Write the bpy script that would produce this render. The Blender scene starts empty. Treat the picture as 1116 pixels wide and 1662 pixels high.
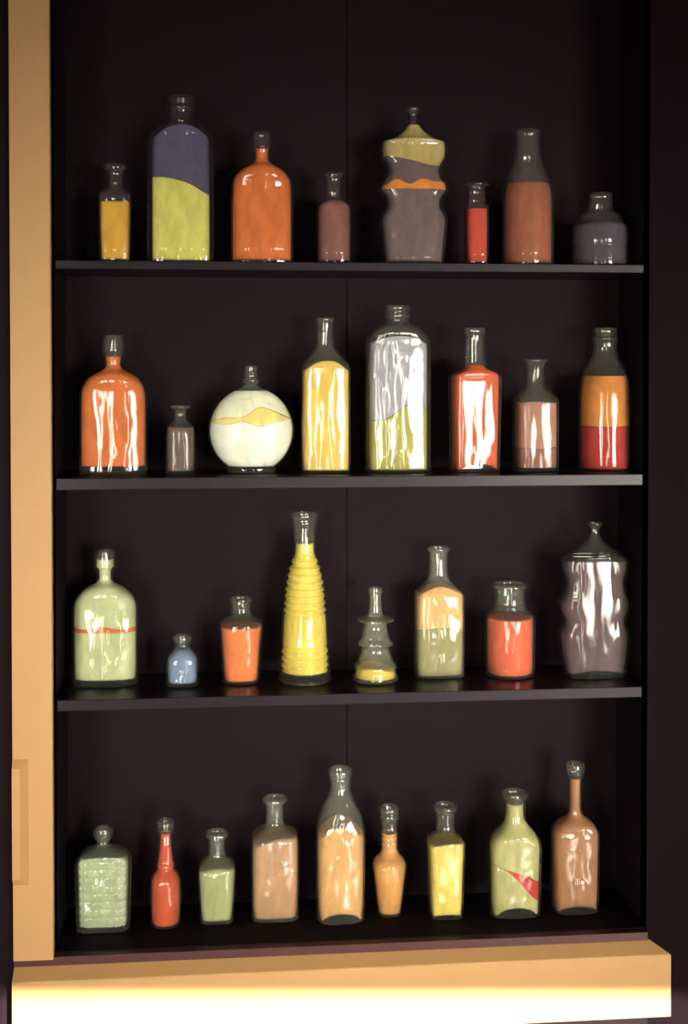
import bpy, bmesh, math, random
from mathutils import Vector, Matrix

random.seed(7)
C = bpy.context.scene.collection
SC = bpy.context.scene

# ---------------------------------------------------------------- camera
F = 2000.0; CX = 558.0; CY = 638.0
TH = math.atan(0.09); PI_ = math.radians(1.1)
EYE = Vector((0.0, -2.0, 1.6))
R_ = Vector((math.cos(TH), -math.sin(TH), 0))
FW = Vector((math.sin(TH)*math.cos(PI_), math.cos(TH)*math.cos(PI_), -math.sin(PI_)))
UP = Vector((math.sin(TH)*math.sin(PI_), math.cos(TH)*math.sin(PI_), math.cos(PI_)))
cam = bpy.data.cameras.new('camera'); co = bpy.data.objects.new('camera', cam); C.objects.link(co)
M = Matrix((R_, UP, -FW)).transposed().to_4x4(); M.translation = EYE
co.matrix_world = M
cam.sensor_width = 36; cam.lens = 36*F/1662.0; cam.sensor_fit = 'AUTO'
cam.shift_y = (CY-831.0)/1662.0; cam.shift_x = 0
cam.clip_start = 0.05
cam.dof.use_dof = True; cam.dof.focus_distance = 2.02; cam.dof.aperture_fstop = 3.2
SC.camera = co

def at(px, py, Y):
    d = FW + R_*((px-CX)/F) + UP*((CY-py)/F)
    return EYE + d*((Y-EYE.y)/d.y)
def onz(px, py, z):
    d = FW + R_*((px-CX)/F) + UP*((CY-py)/F)
    return EYE + d*((z-EYE.z)/d.z)

# ---------------------------------------------------------------- colour, world, lights
SC.view_settings.view_transform = 'Standard'; SC.view_settings.look = 'None'
SC.view_settings.exposure = 0.0; SC.view_settings.gamma = 1.0
SC.view_settings.use_curve_mapping = False
SC.cycles.transparent_max_bounces = 24
w = bpy.data.worlds.new('world'); SC.world = w; w.use_nodes = True
w.node_tree.nodes['Background'].inputs[0].default_value = (0.75, 0.8, 1.0, 1)
w.node_tree.nodes['Background'].inputs[1].default_value = 0.05

BY = -3.40          # the window wall behind the camera
def area(name, x, z, sx, sz, power, aim, col=(1, 1, 1), spread=60):
    l = bpy.data.lights.new(name, 'AREA'); l.shape = 'RECTANGLE'
    l.size = sx; l.size_y = sz; l.energy = power; l.color = col; l.spread = math.radians(spread)
    o = bpy.data.objects.new(name, l); C.objects.link(o)
    o.location = (x, BY+0.03, z)
    v = (Vector(aim)-o.location).normalized()
    o.rotation_euler = v.to_track_quat('-Z', 'Y').to_euler()
    return o
WIN = [(-1.55, 0.26), (-1.00, 0.16), (0.36, 0.13), (1.85, 1.30)]     # centre x, width
WZ0, WZ1 = 0.55, 1.80
LD = [0.42, 0.42, 0.42, 0.14]
LP = [3.9, 1.6, 1.1, 7.6]
AIM = [-0.15, -0.10, 0.20, 0.45]
for i, ((wx, ww), p) in enumerate(zip(WIN, LP)):
    area('window_daylight', wx, (WZ0+WZ1)/2-LD[i]/2, ww, WZ1-WZ0-0.1+LD[i], p,
         (AIM[i], 0, 0.98 if i < 3 else 1.24), (1.0, 0.95, 0.84), 44 if i < 3 else 29)
sl = bpy.data.lights.new('sun', 'SUN'); sl.energy = 26.0; sl.angle = math.radians(0.5); sl.color = (1.0, 0.93, 0.85)
so = bpy.data.objects.new('sun', sl); C.objects.link(so)
AZ = math.radians(25); edge_z = at(520, 1606, -0.026).z
TE = (WZ1-edge_z)/((-BY-0.065)/math.cos(AZ))
sv = Vector((-math.sin(AZ), math.cos(AZ), -TE)).normalized()
so.rotation_euler = sv.to_track_quat('-Z', 'Y').to_euler()
so.location = (2, -6, 4)

# ---------------------------------------------------------------- materials
def lin(c):
    return tuple(((v/255)/12.92 if v/255 < 0.04045 else ((v/255+0.055)/1.055)**2.4) for v in c)
def new_mat(name):
    m = bpy.data.materials.new(name); m.use_nodes = True
    nt = m.node_tree; nt.nodes.clear()
    return m, nt, nt.nodes.new('ShaderNodeOutputMaterial')
def paint(name, col, rough=0.6, spec=0.5, var=0.06, scale=9, bump=0.05, coat=0.0):
    m, nt, out = new_mat(name); N = nt.nodes; L = nt.links
    b = N.new('ShaderNodeBsdfPrincipled'); L.new(b.outputs[0], out.inputs[0])
    tc = N.new('ShaderNodeTexCoord'); no = N.new('ShaderNodeTexNoise'); no.inputs['Scale'].default_value = scale
    no.inputs['Detail'].default_value = 5; L.new(tc.outputs['Object'], no.inputs['Vector'])
    mr = N.new('ShaderNodeMapRange'); mr.inputs[3].default_value = 1-var; mr.inputs[4].default_value = 1+var
    L.new(no.outputs[0], mr.inputs[0])
    vm = N.new('ShaderNodeVectorMath'); vm.operation = 'SCALE'; vm.inputs[0].default_value = col
    L.new(mr.outputs[0], vm.inputs['Scale']); L.new(vm.outputs[0], b.inputs['Base Color'])
    b.inputs['Roughness'].default_value = rough; b.inputs['Specular IOR Level'].default_value = spec
    b.inputs['Coat Weight'].default_value = coat; b.inputs['Coat Roughness'].default_value = 0.3
    n2 = N.new('ShaderNodeTexNoise'); n2.inputs['Scale'].default_value = 160; n2.inputs['Detail'].default_value = 3
    L.new(tc.outputs['Object'], n2.inputs['Vector'])
    bp = N.new('ShaderNodeBump'); bp.inputs['Strength'].default_value = bump; bp.inputs['Distance'].default_value = 0.002
    L.new(n2.outputs[0], bp.inputs['Height']); L.new(bp.outputs[0], b.inputs['Normal'])
    return m
_sand = {}
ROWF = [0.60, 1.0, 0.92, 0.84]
def sand(col, row):
    key = (tuple(col), row)
    if key in _sand: return _sand[key]
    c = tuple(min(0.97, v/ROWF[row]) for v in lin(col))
    m, nt, out = new_mat('sand'); N = nt.nodes; L = nt.links
    b = N.new('ShaderNodeBsdfPrincipled'); L.new(b.outputs[0], out.inputs[0])
    tc = N.new('ShaderNodeTexCoord')
    g = N.new('ShaderNodeTexNoise'); g.inputs['Scale'].default_value = 900; g.inputs['Detail'].default_value = 2
    L.new(tc.outputs['Object'], g.inputs['Vector'])
    mp = N.new('ShaderNodeMapping'); mp.inputs['Scale'].default_value = (1.0, 1.0, 0.45)
    L.new(tc.outputs['Object'], mp.inputs[0])
    k = N.new('ShaderNodeTexNoise'); k.inputs['Scale'].default_value = 48; k.inputs['Detail'].default_value = 4
    k.inputs['Distortion'].default_value = 0.8
    L.new(mp.outputs[0], k.inputs['Vector'])
    m1 = N.new('ShaderNodeMapRange'); m1.inputs[1].default_value = .3; m1.inputs[2].default_value = .7
    m1.inputs[3].default_value = 0.84; m1.inputs[4].default_value = 1.10
    L.new(g.outputs[0], m1.inputs[0])
    m2 = N.new('ShaderNodeMapRange'); m2.inputs[1].default_value = .35; m2.inputs[2].default_value = .68
    m2.inputs[3].default_value = 0.88; m2.inputs[4].default_value = 1.12
    L.new(k.outputs[0], m2.inputs[0])
    mu = N.new('ShaderNodeMath'); mu.operation = 'MULTIPLY'; L.new(m1.outputs[0], mu.inputs[0]); L.new(m2.outputs[0], mu.inputs[1])
    vm = N.new('ShaderNodeVectorMath'); vm.operation = 'SCALE'; vm.inputs[0].default_value = c
    L.new(mu.outputs[0], vm.inputs['Scale'])
    mn = N.new('ShaderNodeVectorMath'); mn.operation = 'MINIMUM'; mn.inputs[1].default_value = (.97, .97, .97)
    L.new(vm.outputs[0], mn.inputs[0]); L.new(mn.outputs[0], b.inputs['Base Color'])
    b.inputs['Roughness'].default_value = 0.85; b.inputs['Specular IOR Level'].default_value = 0.2
    _sand[key] = m
    return m
_glass = {}
def glass(tint, haze, wob=1.0, lump=0.0, gloss=1.0):
    haze *= 0.5; key = (tint, haze, wob, lump, gloss)
    if key in _glass: return _glass[key]
    m, nt, out = new_mat('bottle_glass'); N = nt.nodes; L = nt.links
    tc = N.new('ShaderNodeTexCoord'); mp = N.new('ShaderNodeMapping'); mp.inputs['Scale'].default_value = (1, 1, 0.22)
    L.new(tc.outputs['Object'], mp.inputs[0])
    no = N.new('ShaderNodeTexNoise'); no.inputs['Scale'].default_value = 34; no.inputs['Detail'].default_value = 1.5
    no.inputs['Distortion'].default_value = 0.4
    L.new(mp.outputs[0], no.inputs['Vector'])
    bp = N.new('ShaderNodeBump'); bp.inputs['Strength'].default_value = 0.8; bp.inputs['Distance'].default_value = 0.0042*wob
    n2 = N.new('ShaderNodeTexNoise'); n2.inputs['Scale'].default_value = 30; n2.inputs['Detail'].default_value = 1
    mp2 = N.new('ShaderNodeMapping'); mp2.inputs['Scale'].default_value = (1, 1, 0.8); mp2.inputs['Location'].default_value = (.7*wob, .3, 2.1*haze*50)
    L.new(tc.outputs['Object'], mp2.inputs[0]); L.new(mp2.outputs[0], n2.inputs['Vector'])
    b2 = N.new('ShaderNodeBump'); b2.inputs['Strength'].default_value = 1.0; b2.inputs['Distance'].default_value = 0.0015+0.008*lump
    L.new(n2.outputs[0], b2.inputs['Height']); L.new(b2.outputs[0], bp.inputs['Normal'])
    L.new(no.outputs[0], bp.inputs['Height'])
    lw = N.new('ShaderNodeLayerWeight'); lw.inputs[0].default_value = 0.5
    pw = N.new('ShaderNodeMath'); pw.operation = 'POWER'; pw.inputs[1].default_value = 3.5; L.new(lw.outputs['Facing'], pw.inputs[0])
    ma = N.new('ShaderNodeMath'); ma.operation = 'MULTIPLY_ADD'; ma.inputs[1].default_value = 0.75; ma.inputs[2].default_value = 0.032*gloss
    L.new(pw.outputs[0], ma.inputs[0])
    tr = N.new('ShaderNodeBsdfTransparent')
    mc = N.new('ShaderNodeMix'); mc.data_type = 'RGBA'; mc.inputs[6].default_value = (*[1-(1-v)*0.25 for v in tint], 1)
    mc.inputs[7].default_value = (*[v*0.8 for v in tint], 1); L.new(pw.outputs[0], mc.inputs[0]); L.new(mc.outputs[2], tr.inputs[0])
    gl = N.new('ShaderNodeBsdfGlossy'); gl.inputs['Roughness'].default_value = 0.085; L.new(bp.outputs[0], gl.inputs['Normal'])
    gl.inputs[0].default_value = (1, 1, 1, 1)
    df = N.new('ShaderNodeBsdfDiffuse'); df.inputs[0].default_value = (*tint, 1)
    mh = N.new('ShaderNodeMixShader'); mh.inputs[0].default_value = haze
    L.new(tr.outputs[0], mh.inputs[1]); L.new(df.outputs[0], mh.inputs[2])
    mx = N.new('ShaderNodeMixShader'); L.new(ma.outputs[0], mx.inputs[0]); L.new(mh.outputs[0], mx.inputs[1]); L.new(gl.outputs[0], mx.inputs[2])
    L.new(mx.outputs[0], out.inputs[0])
    _glass[key] = m
    return m

DARK = paint('dark_plum_paint', (0.0115, 0.0050, 0.0082), 0.8, 0.15, 0.12, 6)
SHELFM = paint('dark_semi_gloss_paint', (0.022, 0.014, 0.020), 0.30, 0.16, 0.10, 12, 0.05)
PEACH = paint('peach_gloss_paint', (0.66, 0.365, 0.14), 0.5, 0.4, 0.03, 14)
EDGEM = paint('dark_red_paint', (0.085, 0.022, 0.022), 0.5, 0.4, 0.06, 12)
ROOMM = paint("room_plaster", (0.07, 0.055, 0.05), 0.8, 0.3)
FLOORM = paint("floor_boards", (0.05, 0.03, 0.02), 0.5, 0.4, 0.2, 3)
WOODW = paint('window_paint', (0.5, 0.45, 0.38), 0.6, 0.4)
ADDED_BLINDM = paint('added_blind_cloth', (0.35, 0.28, 0.2), 0.9, 0.2)

# ---------------------------------------------------------------- mesh helpers
def link(name, bm, mat, parent=None, smooth=False, kind=None, label=None):
    me = bpy.data.meshes.new(name); bmesh.ops.recalc_face_normals(bm, faces=bm.faces)
    bm.to_mesh(me); bm.free(); me.materials.append(mat)
    if smooth:
        for p in me.polygons: p.use_smooth = True
    o = bpy.data.objects.new(name, me); C.objects.link(o)
    if parent: o.parent = parent
    if kind: o['kind'] = kind
    if label: o['label'] = label
    return o
def box(bm, x0, x1, y0, y1, z0, z1, bev=0.0):
    vs = [bm.verts.new((x, y, z)) for x in (x0, x1) for y in (y0, y1) for z in (z0, z1)]
    fs = [(0, 1, 3, 2), (4, 6, 7, 5), (0, 4, 5, 1), (2, 3, 7, 6), (0, 2, 6, 4), (1, 5, 7, 3)]
    f = [bm.faces.new([vs[i] for i in q]) for q in fs]
    if bev:
        es = list({e for q in f for e in q.edges})
        bmesh.ops.bevel(bm, geom=es, offset=bev, segments=3, affect='EDGES', profile=0.5)
def boxo(name, mat, *a, bev=0.0, **k):
    bm = bmesh.new(); box(bm, *a, bev=bev); return link(name, bm, mat, **k)
def prism(bm, poly, z0, z1):
    lo = [bm.verts.new((x, y, z0)) for x, y in poly]; hi = [bm.verts.new((x, y, z1)) for x, y in poly]
    n = len(poly); bm.faces.new(lo[::-1]); bm.faces.new(hi)
    for i in range(n): bm.faces.new((lo[i], lo[(i+1) % n], hi[(i+1) % n], hi[i]))

# ---------------------------------------------------------------- setting
XL = at(84, 800, -0.01).x                     # left edge of the opening
XSL = at(91, 780, 0).x; XSR = at(1043, 780, 0).x
XR = at(1048, 1526, 0).x
XC = at(18, 800, -0.01).x                     # outer edge of the casing
ZB = (at(90, 1541, 0).z + at(1040, 1514, 0).z)/2      # top of bottom board
ZS = (at(90, 1557, 0).z + at(1040, 1528, 0).z)/2      # top of the sill
ZF = at(1083, 1650, -0.026).z      # bottom of the sill's face
CEIL = 2.6; ALT = 2.32; AY = 0.165
RX0, RX1 = -2.0, 3.4
# alcove
boxo('wall_back', DARK, XL-0.02, at(563, 800, AY).x-0.0007, AY, AY+0.03, ZB-0.05, ALT, kind='structure')
boxo('wall_back', DARK, at(563, 800, AY).x+0.0007, XR+0.05, AY, AY+0.03, ZB-0.05, ALT, kind='structure')
boxo('wall_left', DARK, XL-0.03, XL, 0.0, AY, ZB, ALT, kind='structure')
boxo('wall_right', DARK, XR, XR+0.03, 0.0, AY, ZB-0.05, ALT, kind='structure')
boxo('ceiling', DARK, XL, XR, 0.0, AY, ALT, ALT+0.03, kind='structure')
bm = bmesh.new(); prism(bm, [(XR, 0), (XR+0.13, -0.10), (XR+0.16, -0.10), (XR+0.16, 0.03), (XR, 0.03)], 0.0, ALT+0.2)
link('wall_right', bm, DARK, kind='structure')
boxo('wall_right', DARK, XR+0.13, RX1, -0.10, 0.02, 0.0, CEIL, kind='structure')
boxo('wall_left', DARK, RX0, XC-0.002, 0.002, 0.03, 0.0, CEIL, kind='structure')
boxo('wall_back', DARK, XC-0.002, XR+0.1, -0.002, 0.03, 0.0, ZF-0.002, kind='structure')
boxo('wall_back', DARK, XC-0.002, XR+0.1, -0.002, 0.03, ALT, CEIL, kind='structure')
# peach casing, with a raised bevelled panel near its foot
boxo('trim_1', PEACH, XC, XL, -0.014, 0.03, ZS+0.011, ALT, bev=0.0015, kind='structure')
pt = at(46, 1232, -0.014); pb = at(46, 1436, -0.014); pl = XC+0.001
bm = bmesh.new()
o = [(pl, pt.z), (pt.x, pt.z), (pt.x, pb.z), (pl, pb.z)]
i_ = [(pl, pt.z-0.012), (pt.x-0.012, pt.z-0.012), (pt.x-0.012, pb.z+0.012), (pl, pb.z+0.012)]
vo = [bm.verts.new((x, -0.0141, z)) for x, z in o]; vi = [bm.verts.new((x, -0.0235, z)) for x, z in i_]
bm.faces.new(vi)
for a in range(4): bm.faces.new((vo[a], vo[(a+1) % 4], vi[(a+1) % 4], vi[a]))
link('trim_2', bm, PEACH, kind='structure')
# bottom board and deep sill, its right end cut along the splayed reveal
boxo('trim_3', EDGEM, XC, XR, -0.010, 0.005, ZS, ZB-0.001, bev=0.001, kind='structure')
boxo('trim_3', DARK, XL, XR, 0.005, AY, ZS-0.01, ZB, kind='structure')
bm = bmesh.new(); SD = 0.026
prof = [(0.0, ZS), (-0.002, ZS-0.0004)]+[(-SD+0.004*(1-math.sin(t)), ZS-0.0155-0.004*(1-math.cos(t))) for t in (0.5, 0.8, 1.1, math.pi/2)]+[(-SD, ZF), (0.0, ZF)]
la = [bm.verts.new((XC, y, z)) for y, z in prof]; lb = [bm.verts.new((XR-y*1.3, y, z)) for y, z in prof]
for a in range(len(prof)): bm.faces.new((la[a], la[(a+1) % len(prof)], lb[(a+1) % len(prof)], lb[a]))
bm.faces.new(la); bm.faces.new(lb[::-1])
link('trim_4', bm, PEACH, kind='structure')
# room behind the camera
boxo('floor', FLOORM, RX0-.1, RX1+.1, BY-0.1, 0.2, -0.05, 0.0, kind='structure')
boxo('ceiling', ROOMM, RX0-.1, RX1+.1, BY-0.1, 0.2, CEIL, CEIL+0.05, kind='structure')
boxo('wall_left', ROOMM, RX0-.1, RX0, BY-0.1, 0.2, 0.0, CEIL, kind='structure')
boxo('wall_right', ROOMM, RX1, RX1+.1, BY-0.1, 0.2, 0.0, CEIL, kind='structure')
bm = bmesh.new(); xs = [RX0]
for wx, ww in WIN: xs += [wx-ww/2, wx+ww/2]
xs.append(RX1)
for a in range(0, len(xs), 2): box(bm, xs[a], xs[a+1], BY-0.1, BY, 0, CEIL)
for a in range(1, len(xs)-1, 2):
    box(bm, xs[a], xs[a+1], BY-0.1, BY, 0, WZ0-.45); box(bm, xs[a], xs[a+1], BY-0.1, BY, WZ1+0.25, CEIL)
link('wall_front', bm, ROOMM, kind='structure')
for n, (wx, ww) in enumerate(WIN):
    bm = bmesh.new(); h = ww/2
    for x0, x1, z0, z1 in ((-h, -h+.02, WZ0-.45, WZ1+.25), (h-.02, h, WZ0-.45, WZ1+.25), (-h, h, WZ0-.45, WZ0-.43), (-h, h, WZ1+.23, WZ1+.25)):
        box(bm, wx+x0, wx+x1, BY-0.07, BY-0.03, z0, z1)
    link('window_%d' % (n+1), bm, WOODW, kind='structure')
    # unseen blind added to cut the sun, its lower edge sets where sunlight ends
    bm = bmesh.new(); sk = 0.045*ww if n == 3 else 0
    vs = [bm.verts.new(p) for p in ((wx-h+.001, 0, WZ1+sk/2), (wx+h-.001, 0, WZ1-sk/2), (wx+h-.001, 0, WZ1+.25), (wx-h+.001, 0, WZ1+.25))]
    f = bm.faces.new(vs); ex = bmesh.ops.extrude_face_region(bm, geom=[f])
    for v in [g for g in ex['geom'] if isinstance(g, bmesh.types.BMVert)]: v.co.y += 0.004
    for v in bm.verts: v.co.y += BY-0.006
    b = link('window_%d' % (n+5), bm, ADDED_BLINDM, kind='structure')  # added light-shaping blinds, numbered on after the window frames

# ---------------------------------------------------------------- shelves
SZ = []
for (yl, yr, tl, lab) in ((421.5, 430, 14, 'top dark painted shelf board with eight bottles standing on it'),
                     (776, 770, 19, 'middle dark painted shelf board, second from the top, below the round globe bottle'),
                     (1136.5, 1115, 18, 'lowest dark painted shelf board, below the ribbed yellow bottle')):
    z = (at(91, yl, 0).z+at(1043, yr, 0).z)/2; SZ.append(z)
    o = boxo('shelf', SHELFM, XSL, XSR, 0.0, AY-0.003, z-tl/1000.0, z, bev=0.0012)
    o['label'] = lab; o['category'] = 'shelf'; o['group'] = 'shelf boards of the alcove'
SZ.append(ZB)

# ---------------------------------------------------------------- bottles
def chaikin(pts, it=2):
    for _ in range(it):
        q = [pts[0]]
        for a, b in zip(pts[:-1], pts[1:]):
            q.append(tuple(.75*u+.25*v for u, v in zip(a, b))); q.append(tuple(.25*u+.75*v for u, v in zip(a, b)))
        q.append(pts[-1]); pts = q
    return pts
def interp(xs, ys, x):
    if x <= xs[0]: return ys[0]
    if x >= xs[-1]: return ys[-1]
    lo, hi = 0, len(xs)-1
    while hi-lo > 1:
        m = (lo+hi)//2
        if xs[m] <= x: lo = m
        else: hi = m
    d = xs[hi]-xs[lo]
    return ys[lo] if d < 1e-9 else ys[lo]+(ys[hi]-ys[lo])*(x-xs[lo])/d
def sm(vals, u):                       # smooth curve through evenly spaced values, u in -1..1
    if len(vals) == 1: return vals[0]
    n = len(vals); t = (max(-1, min(1, u))+1)/2*(n-1); i = min(int(t), n-2); f = t-i
    p0 = vals[max(i-1, 0)]; p1 = vals[i]; p2 = vals[i+1]; p3 = vals[min(i+2, n-1)]
    return p1+.5*f*(p2-p0+f*(2*p0-5*p1+4*p2-p3+f*(3*(p1-p2)+p3-p0)))

_sh = {}
def shape(n, cnt):                     # rounded-square outline, points evenly spaced along it
    key = (round(n, 2), cnt)
    if key in _sh: return _sh[key]
    q = []; N_ = 1600
    for a in range(N_):
        t = 2*math.pi*a/N_; c, d = math.cos(t), math.sin(t)
        q.append((math.copysign(abs(c)**(2/n), c), math.copysign(abs(d)**(2/n), d)))
    q.append(q[0]); acc = [0.0]
    for a, b in zip(q[:-1], q[1:]): acc.append(acc[-1]+math.hypot(b[0]-a[0], b[1]-a[1]))
    xs = [p[0] for p in q]; ys = [p[1] for p in q]; out = []
    for a in range(cnt):
        u = acc[-1]*(a+.5)/cnt; out.append((interp(acc, xs, u), interp(acc, ys, u)))
    _sh[key] = out
    return out
def bottle(name, label, group, row, cx, base, rings, yneck, ysh, layers, ratio=1.0, nb=2.0, ylip=None,
           th=4.0, bth=6.0, tint=(0.94, 0.95, 0.82), haze=0.04, rot=0.0, arch=0, mod=None, segs=64, front=None,
           wob=1.0, cat='bottle', asym=None, it=2, lipname='lip', flatd=False, gloss=1.0, lump=None):
    """rings: (image height, half width) from the lip down; a body is a loft of rounded-square sections"""
    zs = SZ[row]; hwb = max(r[1] for r in rings)
    if front is None:
        front = 0.045 if row < 2 else max(0.022, min(0.085, onz(cx, base, zs).y))
    hd = hwb*ratio*0.001
    Yc = min(front+hd, AY-0.008-hd)
    cen = at(cx, base, Yc); X = cen.x; s = (Yc-EYE.y)/F
    zpx = lambda y: max(0.0, at(cx, y, Yc).z-zs)
    def kk(y):
        if y <= yneck: return 1.0
        if y >= ysh: return 0.0
        return (ysh-y)/(ysh-yneck)
    P = []
    for r in rings[:-1]:
        P.append((zpx(r[0]), r[1]*s, kk(r[0]), r[2]*s if len(r) > 2 else 0.0))
    hwl = rings[-1][1]*s; x_off = rings[-1][2]*s if len(rings[-1]) > 2 else 0.0
    P += [(0.004, hwl, 0.0, x_off), (0.0008, hwl-0.0008, 0.0, x_off), (0.0, hwl-0.005, 0.0, x_off)]
    P = chaikin(P, it)
    # subdivide long spans so ribs and fills follow
    Q = [P[0]]
    for a, b in zip(P[:-1], P[1:]):
        n = max(1, int(abs(a[0]-b[0])/0.0011) if mod else int(abs(a[0]-b[0])/0.012))
        for j in range(1, n+1): Q.append(tuple(u+(v-u)*j/n for u, v in zip(a, b)))
    P = Q
    ztop = P[0][0]; hL = zpx(ylip) if ylip else None; hN = zpx(yneck+2)
    root = bpy.data.objects.new(name, None); C.objects.link(root); root.location = (X, Yc, zs+0.0003); root.rotation_euler = (0, 0, math.radians(rot))
    root['label'] = label; root['category'] = cat; root['group'] = group; root.empty_display_size = 0.03
    def HD(hw, k):
        return (hwb*s*ratio*(1-k)*min(1, hw/(hwb*s*.8))+hw*k) if flatd else hw*(ratio*(1-k)+k)
    def ring(bm, z, hw, k, xo, ins, outer=False):
        hdd = max(HD(hw, k)-ins, 0.0004); hw = max(hw-ins, 0.0004); n = nb*(1-k)+2.0*k
        vs = []; tab = shape(n, segs)
        for a in range(segs):
            x, y = tab[a][0]*hw, tab[a][1]*hdd
            if mod and outer:
                g = mod(x if abs(y) > .5*hdd else y, z); x *= 1+g/hw; y *= 1+g/hdd
            vs.append(bm.verts.new((x+xo, y, z)))
        return vs
    def skin(bm, rs):
        for a, b in zip(rs[:-1], rs[1:]):
            for i in range(segs): bm.faces.new((a[i], a[(i+1) % segs], b[(i+1) % segs], b[i]))
    gm = glass(tint, haze, wob, (0.0, 0.0, 0.25, 1.0)[row] if lump is None else lump, gloss)
    T = th*s; BT = bth*s; A = arch*s
    hbot = lambda u: BT + (A*max(0.0, 1-(u/0.8)**2)**0.5 if A else 0.0)
    # glass split into lip, neck and body
    cuts = [ztop+1] + ([hL] if hL else []) + ([hN] if hN < ztop-0.004 else []) + [-1]
    names = ([lipname] if hL else []) + (['neck'] if hN < ztop-0.004 else []) + ['body']
    for pi, nm in enumerate(names):
        hi, lo = cuts[pi], cuts[pi+1]
        idx = [i for i, p in enumerate(P) if lo <= p[0] <= hi]
        if not idx: continue
        i0 = max(0, idx[0]-(1 if pi else 0)); i1 = idx[-1]
        sel = P[i0:i1+1]
        bm = bmesh.new()
        out = [ring(bm, *p, 0.0, True) for p in sel]
        tn = [T if p[2] < .5 else min(T, p[1]*0.3) for p in sel]
        if nm != 'body':
            inn = [ring(bm, p[0], p[1], p[2], p[3], t) for p, t in zip(sel, tn)]
            if nm == lipname or pi == 0:                 # bore of the mouth keeps the neck's width
                pass
        else:
            inn = [ring(bm, p[0], p[1], p[2], p[3], t) for p, t in zip(sel, tn) if p[0] > BT]
        skin(bm, out); skin(bm, inn)
        if pi == 0:
            for i in range(segs): bm.faces.new((out[0][i], inn[0][i], inn[0][(i+1) % segs], out[0][(i+1) % segs]))
        if nm == 'body':
            last = sel[-1]; prev = out[-1]
            for fr, dz in ((0.85, 0.0004), (0.6, 0.002), (0.3, 0.0035)):
                r2 = [bm.verts.new((last[3]+(v.co.x-last[3])*fr, v.co.y*fr, dz)) for v in out[-1]]
                for i in range(segs): bm.faces.new((prev[i], prev[(i+1) % segs], r2[(i+1) % segs], r2[i]))
                prev = r2
            bm.faces.new(prev)
            # inner floor, arched where the base is pushed up
            li = inn[-1]; prev = li; hw0 = max(abs(v.co.x-last[3]) for v in li)
            for v in li: v.co.z = max(v.co.z*0+hbot((v.co.x-last[3])/hw0), BT)
            for fr in (0.9, 0.7, 0.45, 0.2):
                r2 = []
                for v in li:
                    x = (v.co.x-last[3])*fr; r2.append(bm.verts.new((last[3]+x, v.co.y*fr, hbot(x/hw0))))
                for i in range(segs): bm.faces.new((prev[i], prev[(i+1) % segs], r2[(i+1) % segs], r2[i]))
                prev = r2
            bm.faces.new(prev)
        link(nm, bm, gm, root, smooth=True)
    # the sand, layer on layer
    PZ = sorted(P, key=lambda p: p[0]); zz = [p[0] for p in PZ]
    W = [p[1] for p in PZ]; K = [p[2] for p in PZ]; XO = [p[3] for p in PZ]
    def inner(z):
        hw = interp(zz, W, z); k = interp(zz, K, z); t = (T if k < .5 else min(T, hw*.3))+0.0006
        h = max(hw-t, 0.0006)
        return h, max(HD(hw, k)-t, 0.0006), nb*(1-k)+2*k, interp(zz, XO, z)
    prevf = lambda u: hbot(u)+0.0006
    S2 = 160 if mod else 56
    for li_, lay in enumerate(layers):
        col, tops = lay[0], lay[1]; tl = lay[2] if len(lay) > 2 else None
        tv = [zpx(t) for t in (tops if isinstance(tops, (list, tuple)) else [tops])]
        topf = (lambda tv: (lambda u: sm(tv, u)))(tv)
        zr = 0.5*(min(tv)+BT); hwm = inner(min(max(BT+.004, zr), ztop))[0]
        def pt(a, t, fr=1.0):
            z = zr; x = y = 0
            for _ in range(5):
                h, hd_, n, xo = inner(z); c, d = shape(n, S2)[a]
                x = c*h*fr; y = d*hd_*fr
                u = x/hwm; b0 = prevf(u); t0 = max(topf(u), b0+0.0002); z = .4*z+.6*(b0+(t0-b0)*t)
            if mod and fr == 1.0:
                g = mod(x if abs(y) > .5*hd_ else y, z); x *= 1+g/h; y *= 1+g/hd_
            return (x+xo, y, z)
        bm = bmesh.new(); NR = max(6, min(60, int((max(tv)-BT)/0.003))) if not mod else 120; rs = []
        for j in range(NR+1): rs.append([bm.verts.new(pt(a, j/NR)) for a in range(S2)])
        for fr in (.8, .55, .3, .1): rs.append([bm.verts.new(pt(a, 1.0, fr)) for a in range(S2)])
        pre = [[bm.verts.new(pt(a, 0.0, fr)) for a in range(S2)] for fr in (.15, .5, .85)]
        rs = pre+rs
        for a, b in zip(rs[:-1], rs[1:]):
            for i in range(S2): bm.faces.new((a[i], a[(i+1) % S2], b[(i+1) % S2], b[i]))
        bm.faces.new(rs[0][::-1]); bm.faces.new(rs[-1])
        link('sand_layer' if len(layers) > 1 else 'sand', bm, sand(col, row), root, smooth=True, label=tl)
        prevf = (lambda pf, f: (lambda u: max(f(u), pf(u)+0.0002)+0.0002))(prevf, topf)
    return root

CLEAR = (0.94, 0.95, 0.82); GREEN = (0.90, 0.94, 0.80); DIM = (0.80, 0.72, 0.72)
G = ['bottles on the top shelf', 'bottles on the second shelf', 'bottles on the third shelf', 'bottles along the foot of the alcove']

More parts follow.
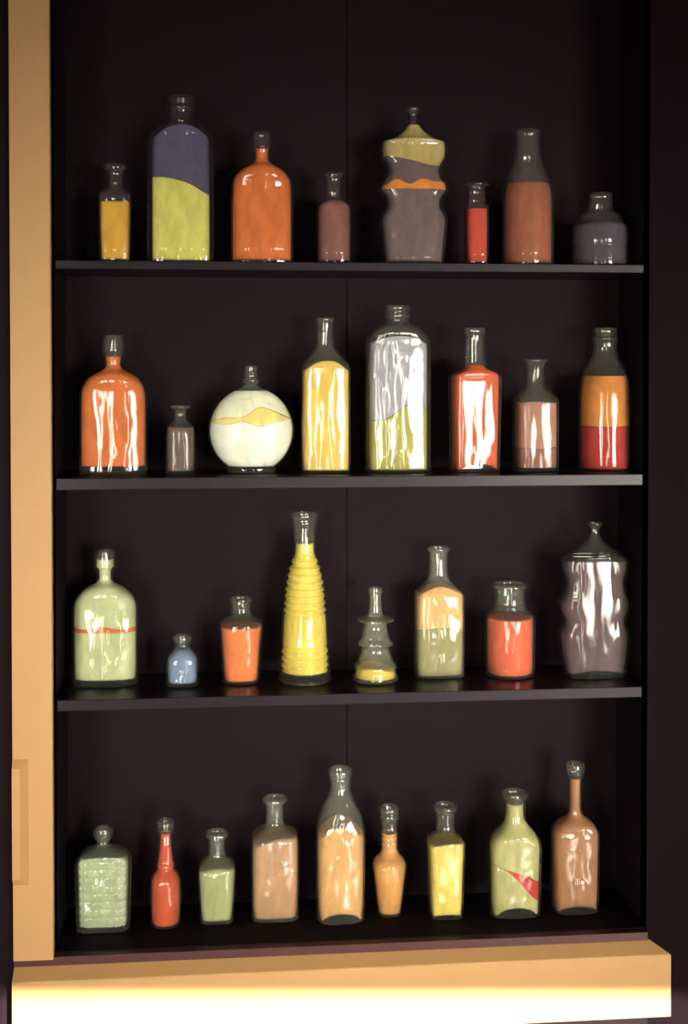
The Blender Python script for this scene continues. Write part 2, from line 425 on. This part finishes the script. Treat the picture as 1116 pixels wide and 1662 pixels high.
# --- top row
bottle('medicine_bottle', 'small square clear bottle of yellow sand, leftmost on the top shelf', G[0], 0, 187.5, 417,
       [(267, 17), (268, 19), (277, 19), (279, 12.5), (300, 12), (306, 17), (314, 25), (322, 27), (417, 25)], 303, 320,
       [((214, 158, 52), 329.5, 'yellow sand')], 1.0, 5, 280, th=3, tint=DIM)
bottle('storage_bottle', 'tall wide clear bottle of yellow-green sand under slate-blue sand', G[0], 0, 294, 417,
       [(157, 20), (160, 22), (166, 22), (168, 20), (173, 20), (175, 23), (179, 23), (182, 20), (196, 20), (202, 30), (212, 43), (226, 52), (240, 54), (417, 54)], 196, 226,
       [((193, 194, 98), [290, 292, 301, 318], 'yellow-green sand'), ((76, 76, 98), [226, 211, 205, 209, 224], 'slate-blue sand')], 0.6, 5, 183, th=8, bth=5, tint=DIM, haze=.03)
bottle('flask', 'orange-filled flat flask on the top shelf, filled up into its neck', G[0], 0, 425, 417,
       [(215, 14), (216, 15.5), (238, 17), (242, 17), (244, 14), (262, 13.5), (268, 20), (276, 36), (288, 47), (302, 51), (417, 51)], 264, 300,
       [((190, 103, 42), 242, 'orange sand')], 0.5, 3.0, 245, th=3.5, tint=DIM)
bottle('medicine_bottle', 'small clear bottle of dusky mauve sand left of the scalloped bottle', G[0], 0, 541.5, 421,
       [(281, 15), (282, 17), (288, 17), (290, 12), (316, 12.5), (323, 16), (331, 26), (338, 29), (421, 29)], 318, 338,
       [((118, 78, 66), [337, 329, 326, 329, 337], 'mauve-brown sand')], 1.0, 3, 291, th=3, tint=DIM)
bottle('scalloped_bottle', 'scalloped bottle of grey sand with an orange band and cream top', G[0], 0, 670.5, 421,
       [(174, 9), (176, 12), (182, 11), (186, 6), (198, 6), (204, 12), (216, 22), (228, 38), (233, 55), (237, 56), (254, 56), (262, 53), (272, 46), (286, 46), (296, 52), (303, 58), (312, 57), (322, 48), (338, 46), (348, 53), (358, 57), (376, 55), (421, 50)], 202, 236,
       [((98, 86, 82), 309.5, 'grey sand'), ((222, 126, 44), [304, 294, 302, 293, 297, 296], 'wavy orange sand band'), ((92, 80, 78), [256, 260, 265, 271, 270], 'grey sand'), ((172, 158, 96), 203, 'cream sand')],
       0.55, 3.4, 188, th=5, tint=DIM, lipname='finial', flatd=True)
bottle('vial', 'tiny clear bottle of red-orange sand on the top shelf', G[0], 0, 773, 423,
       [(298, 19), (299, 21), (303, 21), (305, 13), (312, 14.5), (327, 14.5), (332, 17), (337, 19.5), (423, 18.5)], 328, 340,
       [((178, 66, 42), 340, 'red-orange sand')], 1.0, 4, 306, th=2.5, tint=DIM)
bottle('milk_bottle', 'milk bottle part filled with dull orange sand on the top shelf', G[0], 0, 856, 421,
       [(211, 18), (213, 21), (221, 21), (224, 19.5), (240, 20), (258, 22), (275, 28), (295, 37), (312, 42), (330, 43), (421, 43)], 258, 310,
       [((150, 84, 50), 299, 'dull orange sand')], 1.0, 2, 224, th=4, tint=DIM, haze=.07)
bottle('inkwell', 'squat clear inkwell of grey sand at the right end of the top shelf', G[0], 0, 974, 423,
       [(314, 18), (316, 20), (322, 20), (325, 19), (344, 21), (346, 30), (350, 34), (360, 38), (366, 46), (372, 49), (398, 49), (401, 47), (404, 49), (423, 48)], 344, 350,
       [((66, 60, 70), [366, 362, 366], 'grey sand')], 0.95, 2, 325, th=4, tint=DIM, haze=.06, cat='inkwell')

# --- second row
bottle('flask', 'bright orange flat flask at the left end of the second shelf', G[1], 1, 184.5, 772,
       [(544, 14), (545, 16), (566, 18.5), (571, 19), (574, 16), (592, 13.5), (600, 16), (606, 30), (616, 45), (632, 52.5), (648, 54), (772, 54)], 597, 634,
       [((226, 118, 55), 578, 'orange sand')], 0.5, 2.8, 575, th=3, bth=13)
bottle('vial', 'small clear bottle of grey-mauve sand left of the globe bottle', G[1], 1, 293, 772,
       [(658, 15), (659, 17), (663, 17), (666, 9.5), (678, 9), (683, 12), (690, 21), (696, 24), (772, 24)], 680, 696,
       [((106, 80, 74), 693, 'grey-mauve sand')], 1.0, 3, 667, th=2.5, gloss=.35)
gl = [(594, 10), (595, 11), (604, 11), (606, 12.5), (609, 11), (614, 11.5), (617, 15), (620, 15), (623, 12), (627, 14)]
for q in range(0, 12):
    a_ = math.radians(22+q*11.2); gl.append((699-70.5*math.cos(a_), 70.5*math.sin(a_)))
gl += [(756, 38), (759, 40), (768, 40), (769, 39)]
bottle('globe_bottle', 'round globe-shaped bottle of cream sand with a yellow streak', G[1], 1, 407.5, 769,
       gl, 628, 629, [((255, 255, 244), [684, 687, 682, 690, 684, 680], 'cream sand'), ((255, 228, 140), [682, 677, 676, 660, 668, 679], 'yellow sand streak'), ((255, 254, 225), 634, 'pale cream sand')],
       0.55, 2, 624, th=3, bth=10)
bottle('panel_bottle', 'tall clear bottle of golden yellow sand right of the globe bottle', G[1], 1, 527.5, 769,
       [(516, 14), (517, 16), (521, 16), (524, 14), (545, 14), (562, 15), (570, 20), (582, 32), (594, 40), (604, 40.5), (769, 40.5)], 560, 600,
       [((238, 200, 106), [602, 589, 585, 588, 602], 'golden yellow sand')], 0.85, 5, 524, th=3, bth=4)
bottle('storage_bottle', 'tallest clear bottle on the second shelf, silvery sand over yellow-green', G[1], 1, 645, 767,
       [(496, 19), (498, 21), (503, 21), (505, 19), (509, 19), (511, 21.5), (515, 21.5), (518, 19), (524, 20), (530, 34), (540, 46), (553, 52.5), (568, 53.5), (767, 53.5)], 524, 552,
       [((176, 170, 92), [682, 680, 664, 652, 664], 'yellow-green sand'), ((172, 172, 186), [556, 548, 545, 548, 558], 'silver-blue sand')], 0.62, 4, 519, th=6, bth=4, wob=1.5)
bottle('panel_bottle', 'rectangular bottle of red-orange sand with a long clear neck', G[1], 1, 770, 769,
       [(532, 17), (533, 18.5), (541, 19), (543, 16), (570, 17), (590, 18.5), (598, 19.5), (603, 30), (608, 40), (615, 42), (769, 39)], 598, 612,
       [((212, 94, 50), 592, 'red-orange sand')], 0.6, 6, 543, th=4, bth=4, rot=9, arch=8, wob=1.3)
bottle('medicine_bottle', 'clear bottle of dusty pink sand right of the long-necked red-orange bottle', G[1], 1, 868.5, 769,
       [(583, 18), (584, 20), (588, 20), (591, 14), (618, 14), (628, 16), (637, 26), (646, 34.5), (654, 36), (769, 36)], 624, 648,
       [((142, 90, 84), [726, 728, 724], 'darker mauve sand'), ((172, 122, 106), [652, 651, 654], 'dusty pink sand')], 0.9, 4, 592, th=3.5, gloss=.45)
bottle('milk_bottle', 'milk bottle of amber sand over red sand, right end of second shelf', G[1], 1, 981, 767,
       [(532, 18), (534, 20), (541, 20), (543, 18.5), (546, 19), (549, 23), (552, 23), (555, 19), (572, 19), (586, 26), (602, 36), (618, 42), (636, 44.5), (767, 44.5)], 574, 620,
       [((190, 36, 26), [691, 692, 690], 'red sand'), ((226, 140, 58), 609.5, 'amber sand')], 1.0, 2, 556, th=4, bth=3, wob=.6)

# --- third row
bottle('flask', 'pale green flat flask with a thin red stripe in its sand', G[2], 2, 171, 1117,
       [(893, 15), (894, 16.5), (917, 18), (921, 18.5), (924, 14), (938, 13), (946, 15), (952, 30), (962, 44), (976, 52.5), (992, 54), (1117, 53)], 944, 978,
       [((198, 202, 158), 1023, 'pale green sand'), ((222, 106, 62), [1016, 1018, 1014, 1016, 1019, 1016], 'thin red sand stripe'), ((198, 202, 160), 906, 'pale green sand')], 0.5, 2.8, 924, th=4, bth=10, tint=GREEN)
bottle('ink_bottle', 'tiny squat bottle of blue sand on the third shelf', G[2], 2, 296, 1118,
       [(1031, 14), (1033, 16), (1040, 16), (1043, 13), (1050, 13), (1056, 19), (1064, 26), (1072, 27.5), (1118, 27)], 1050, 1066,
       [((122, 142, 180), 1052, 'blue sand')], 1.0, 3, 1043, th=4, bth=6, wob=1.3)
bottle('medicine_bottle', 'wide-mouthed tapered bottle of orange sand beside the ribbed bottle', G[2], 2, 391, 1115,
       [(970, 17), (971, 19.5), (976, 19.5), (979, 16), (997, 16.5), (1001, 24), (1006, 34), (1013, 37), (1030, 35), (1115, 30)], 998, 1012,
       [((228, 122, 66), 1015, 'orange sand')], 0.95, 2.6, 979, th=3.5, bth=4)
rb = [(832, 20), (834, 22.5), (840, 22.5), (843, 20), (847, 21.5), (852, 21), (856, 18.5), (880, 18.5), (898, 19), (903, 21)]
y = 907
while y < 1098:
    wdt = interp([905, 920, 945, 1000, 1045, 1110], [23, 28.5, 33.5, 38, 40, 41.5], y)
    st = 11.0
    if not 985 < y < 1050:
        rb += [(y, wdt-2.8), (y+3, wdt+1.8), (y+7, wdt+1.8), (y+10, wdt-2.8)]
    else:
        rb += [(y, wdt), (y+9, wdt)]
    y += st
rb += [(1099, 42), (1112, 43), (1115, 42)]
bottle('beehive_bottle', 'tall ribbed beehive bottle of bright yellow sand, tallest on its shelf', G[2], 2, 494.5, 1114,
       rb, 900, 912, [((228, 205, 92), 880, 'bright yellow sand')], 1.0, 2, 854, th=3.5, bth=15, it=1)
bottle('tower_bottle', 'stepped tower-shaped bottle with a little yellow sand at its base', G[2], 2, 609, 1113,
       [(954, 10), (955, 12), (962, 12), (965, 9.5), (990, 11), (1000, 13), (1003, 28), (1005, 31), (1007, 31), (1010, 18), (1026, 21), (1038, 24), (1041, 29), (1046, 30), (1050, 22), (1062, 26), (1074, 30), (1077, 35), (1083, 36), (1087, 34), (1113, 38)], 1001, 1004,
       [((220, 190, 66), [1085, 1079, 1083, 1087], 'yellow sand')], 1.0, 2, 965, th=3, bth=6, haze=.10, wob=.5, it=1, tint=(.95, .95, .78))
bottle('panel_bottle', 'square-shouldered bottle of peach sand over grey-green sand', G[2], 2, 711, 1103,
       [(888, 17), (889, 19.5), (894, 19.5), (897, 14.5), (925, 15), (938, 17), (946, 24), (956, 34), (963, 40), (970, 41), (1103, 40)], 934, 966,
       [((146, 138, 86), [1017, 1014, 1018], 'grey-green sand'), ((222, 174, 108), [960, 952, 948, 952, 960], 'peach sand')], 0.8, 5, 897, th=2.5, bth=4, haze=.09)
bottle('wide_mouth_jar', 'wide-mouthed round jar of red-orange sand, left of the scalloped bottle', G[2], 2, 827, 1105,
       [(947, 28), (949, 30.5), (953, 30.5), (956, 25), (980, 25), (984, 28), (988, 26), (992, 34), (998, 41), (1008, 42.5), (1105, 41)], 988, 996,
       [((222, 94, 56), 1001, 'red-orange sand')], 1.0, 2, 956, th=4, bth=4, cat='jar', haze=.06, wob=.7)
bottle('scalloped_bottle', 'large scalloped bottle of streaky mauve sand at the right end', G[2], 2, 964, 1103,
       [(848, 12), (849, 14), (853, 13), (857, 7.5), (868, 7.5), (878, 15), (890, 29), (900, 46), (906, 56), (911, 58), (925, 58), (938, 52), (952, 51), (966, 56), (978, 62), (990, 60), (1004, 53), (1014, 54), (1024, 61), (1034, 61), (1060, 58), (1103, 52)], 870, 906,
       [((96, 72, 80), 908, 'mauve sand')], 0.5, 3.4, 857, th=5, bth=5, arch=6, wob=1.3, haze=.03, flatd=True, lump=-0.1875)

# --- bottom row
def quilt(x, z):
    if z > 0.130: return 0.0
    a = abs(math.cos(math.pi*z/0.0135))**7
    b = abs(math.cos(math.pi*(x+0.0067)/0.0135))**7
    return -0.0015*max(a, b)*min(1.0, (0.130-z)/0.004)
bottle('quilted_bottle', 'pale green flask with a moulded grid pattern, leftmost on the alcove floor', G[3], 3, 168, 1517,
       [(1343, 12), (1345, 15), (1352, 16.5), (1358, 15.5), (1362, 11), (1366, 10), (1372, 12), (1377, 26), (1384, 39), (1394, 45), (1406, 45.5), (1517, 43)], 1370, 1390,
       [((174, 184, 150), [1388, 1385, 1385, 1388], 'pale green sand')], 0.6, 4.5, 1362, th=5, bth=8, mod=quilt, segs=192, tint=GREEN, haze=.07)
bottle('beer_bottle', 'small ringed-neck bottle filled with red sand, second from the left', G[3], 3, 269, 1511,
       [(1331, 12), (1333, 14.5), (1338, 14.5), (1341, 13), (1344, 15), (1350, 13), (1353, 10), (1372, 11.5), (1392, 14), (1399, 14), (1401, 16.5), (1406, 16.5), (1409, 14), (1414, 18), (1422, 24), (1432, 26), (1500, 25), (1511, 23)], 1400, 1412,
       [((204, 80, 46), 1350, 'red sand')], 1.0, 2, 1352, th=2.5, bth=4, tint=GREEN)
bottle('medicine_bottle', 'small square bottle of pale yellow-green sand, third from the left', G[3], 3, 352, 1504,
       [(1350, 17), (1352, 19), (1358, 19), (1361, 13.5), (1384, 13.5), (1390, 16), (1397, 25), (1406, 31), (1412, 31.5), (1504, 27)], 1387, 1406,
       [((164, 168, 116), [1406, 1402, 1401, 1404], 'pale yellow-green sand')], 0.95, 4.5, 1361, th=2.5, bth=5, tint=GREEN, haze=.07)
bottle('medicine_bottle', 'square bottle of pinkish tan sand with a flared lip', G[3], 3, 446, 1499,
       [(1294, 18), (1296, 20.5), (1301, 20.5), (1304, 14.5), (1332, 14.5), (1339, 17), (1346, 30), (1354, 38), (1362, 39.5), (1499, 38.5)], 1336, 1356,
       [((190, 138, 100), [1366, 1358, 1352, 1351, 1352], 'pinkish tan sand')], 0.9, 4.5, 1304, th=2.5, bth=5, tint=GREEN, haze=.09)
bottle('milk_bottle', 'tall tapering milk bottle of golden tan sand in the bottom row', G[3], 3, 552, 1503,
       [(1247, 17), (1249, 20), (1258, 20), (1261, 17.5), (1264, 18.5), (1268, 16.5), (1284, 17), (1298, 23), (1318, 33), (1338, 39.5), (1352, 41), (1503, 39.5)], 1286, 1340,
       [((222, 166, 104), [1352, 1338, 1332, 1338, 1352], 'golden tan sand')], 0.9, 3.2, 1269, th=3, bth=3, arch=13, tint=GREEN, haze=.08)
bottle('sauce_bottle', 'slender tapered bottle of amber sand with a ringed neck', G[3], 3, 631.5, 1495,
       [(1308, 14), (1310, 17), (1316, 17), (1319, 15), (1323, 17), (1328, 16), (1332, 13), (1348, 13.5), (1350, 15.5), (1354, 15.5), (1356, 13.5), (1359, 15.5), (1363, 15.5), (1365, 13.5), (1368, 15.5), (1372, 15.5), (1376, 14), (1386, 18), (1394, 27), (1402, 29.5), (1414, 28), (1495, 20)], 1378, 1398,
       [((208, 150, 86), 1350, 'amber sand')], 1.0, 2.6, 1331, th=2.5, bth=4, it=1)
bottle('medicine_bottle', 'square bottle of lemon yellow sand right of the slender amber bottle', G[3], 3, 722, 1496,
       [(1306, 18), (1308, 20.5), (1314, 20.5), (1318, 15), (1344, 15.5), (1351, 18), (1357, 27), (1363, 31), (1370, 31), (1496, 27.5)], 1348, 1364,
       [((224, 200, 106), [1366, 1363, 1361, 1361, 1363], 'lemon yellow sand')], 1.0, 5, 1319, th=2.5, bth=4, arch=3)
bottle('round_shouldered_bottle', 'round-shouldered bottle of pale green sand with a red wedge', G[3], 3, 834.5, 1493,
       [(1285, 20), (1287, 23), (1294, 23), (1298, 18), (1320, 18), (1332, 20), (1342, 27), (1354, 39), (1368, 44), (1384, 44), (1493, 42)], 1330, 1372,
       [((178, 174, 116), [1397, 1404, 1420, 1442, 1459], 'pale green sand'), ((196, 46, 34), [1397, 1403.5, 1410, 1417, 1428], 'red sand wedge'), ((176, 172, 114), 1302, 'pale green sand')], 0.6, 3.6, 1299, th=3.5, bth=3, arch=13, haze=.05)
bottle('long_necked_bottle', 'long-necked bottle of tan sand, rightmost on the alcove floor', G[3], 3, 932, 1487,
       [(1238, 14), (1240, 16), (1249, 16), (1258, 15.5), (1262, 11.5), (1300, 11), (1320, 11.5), (1326, 18), (1334, 32), (1346, 39.5), (1360, 40), (1487, 38)], 1322, 1344,
       [((166, 114, 80), 1262, 'tan sand')], 0.7, 3.6, 1262, th=2.5, bth=3, arch=9, wob=1.4)
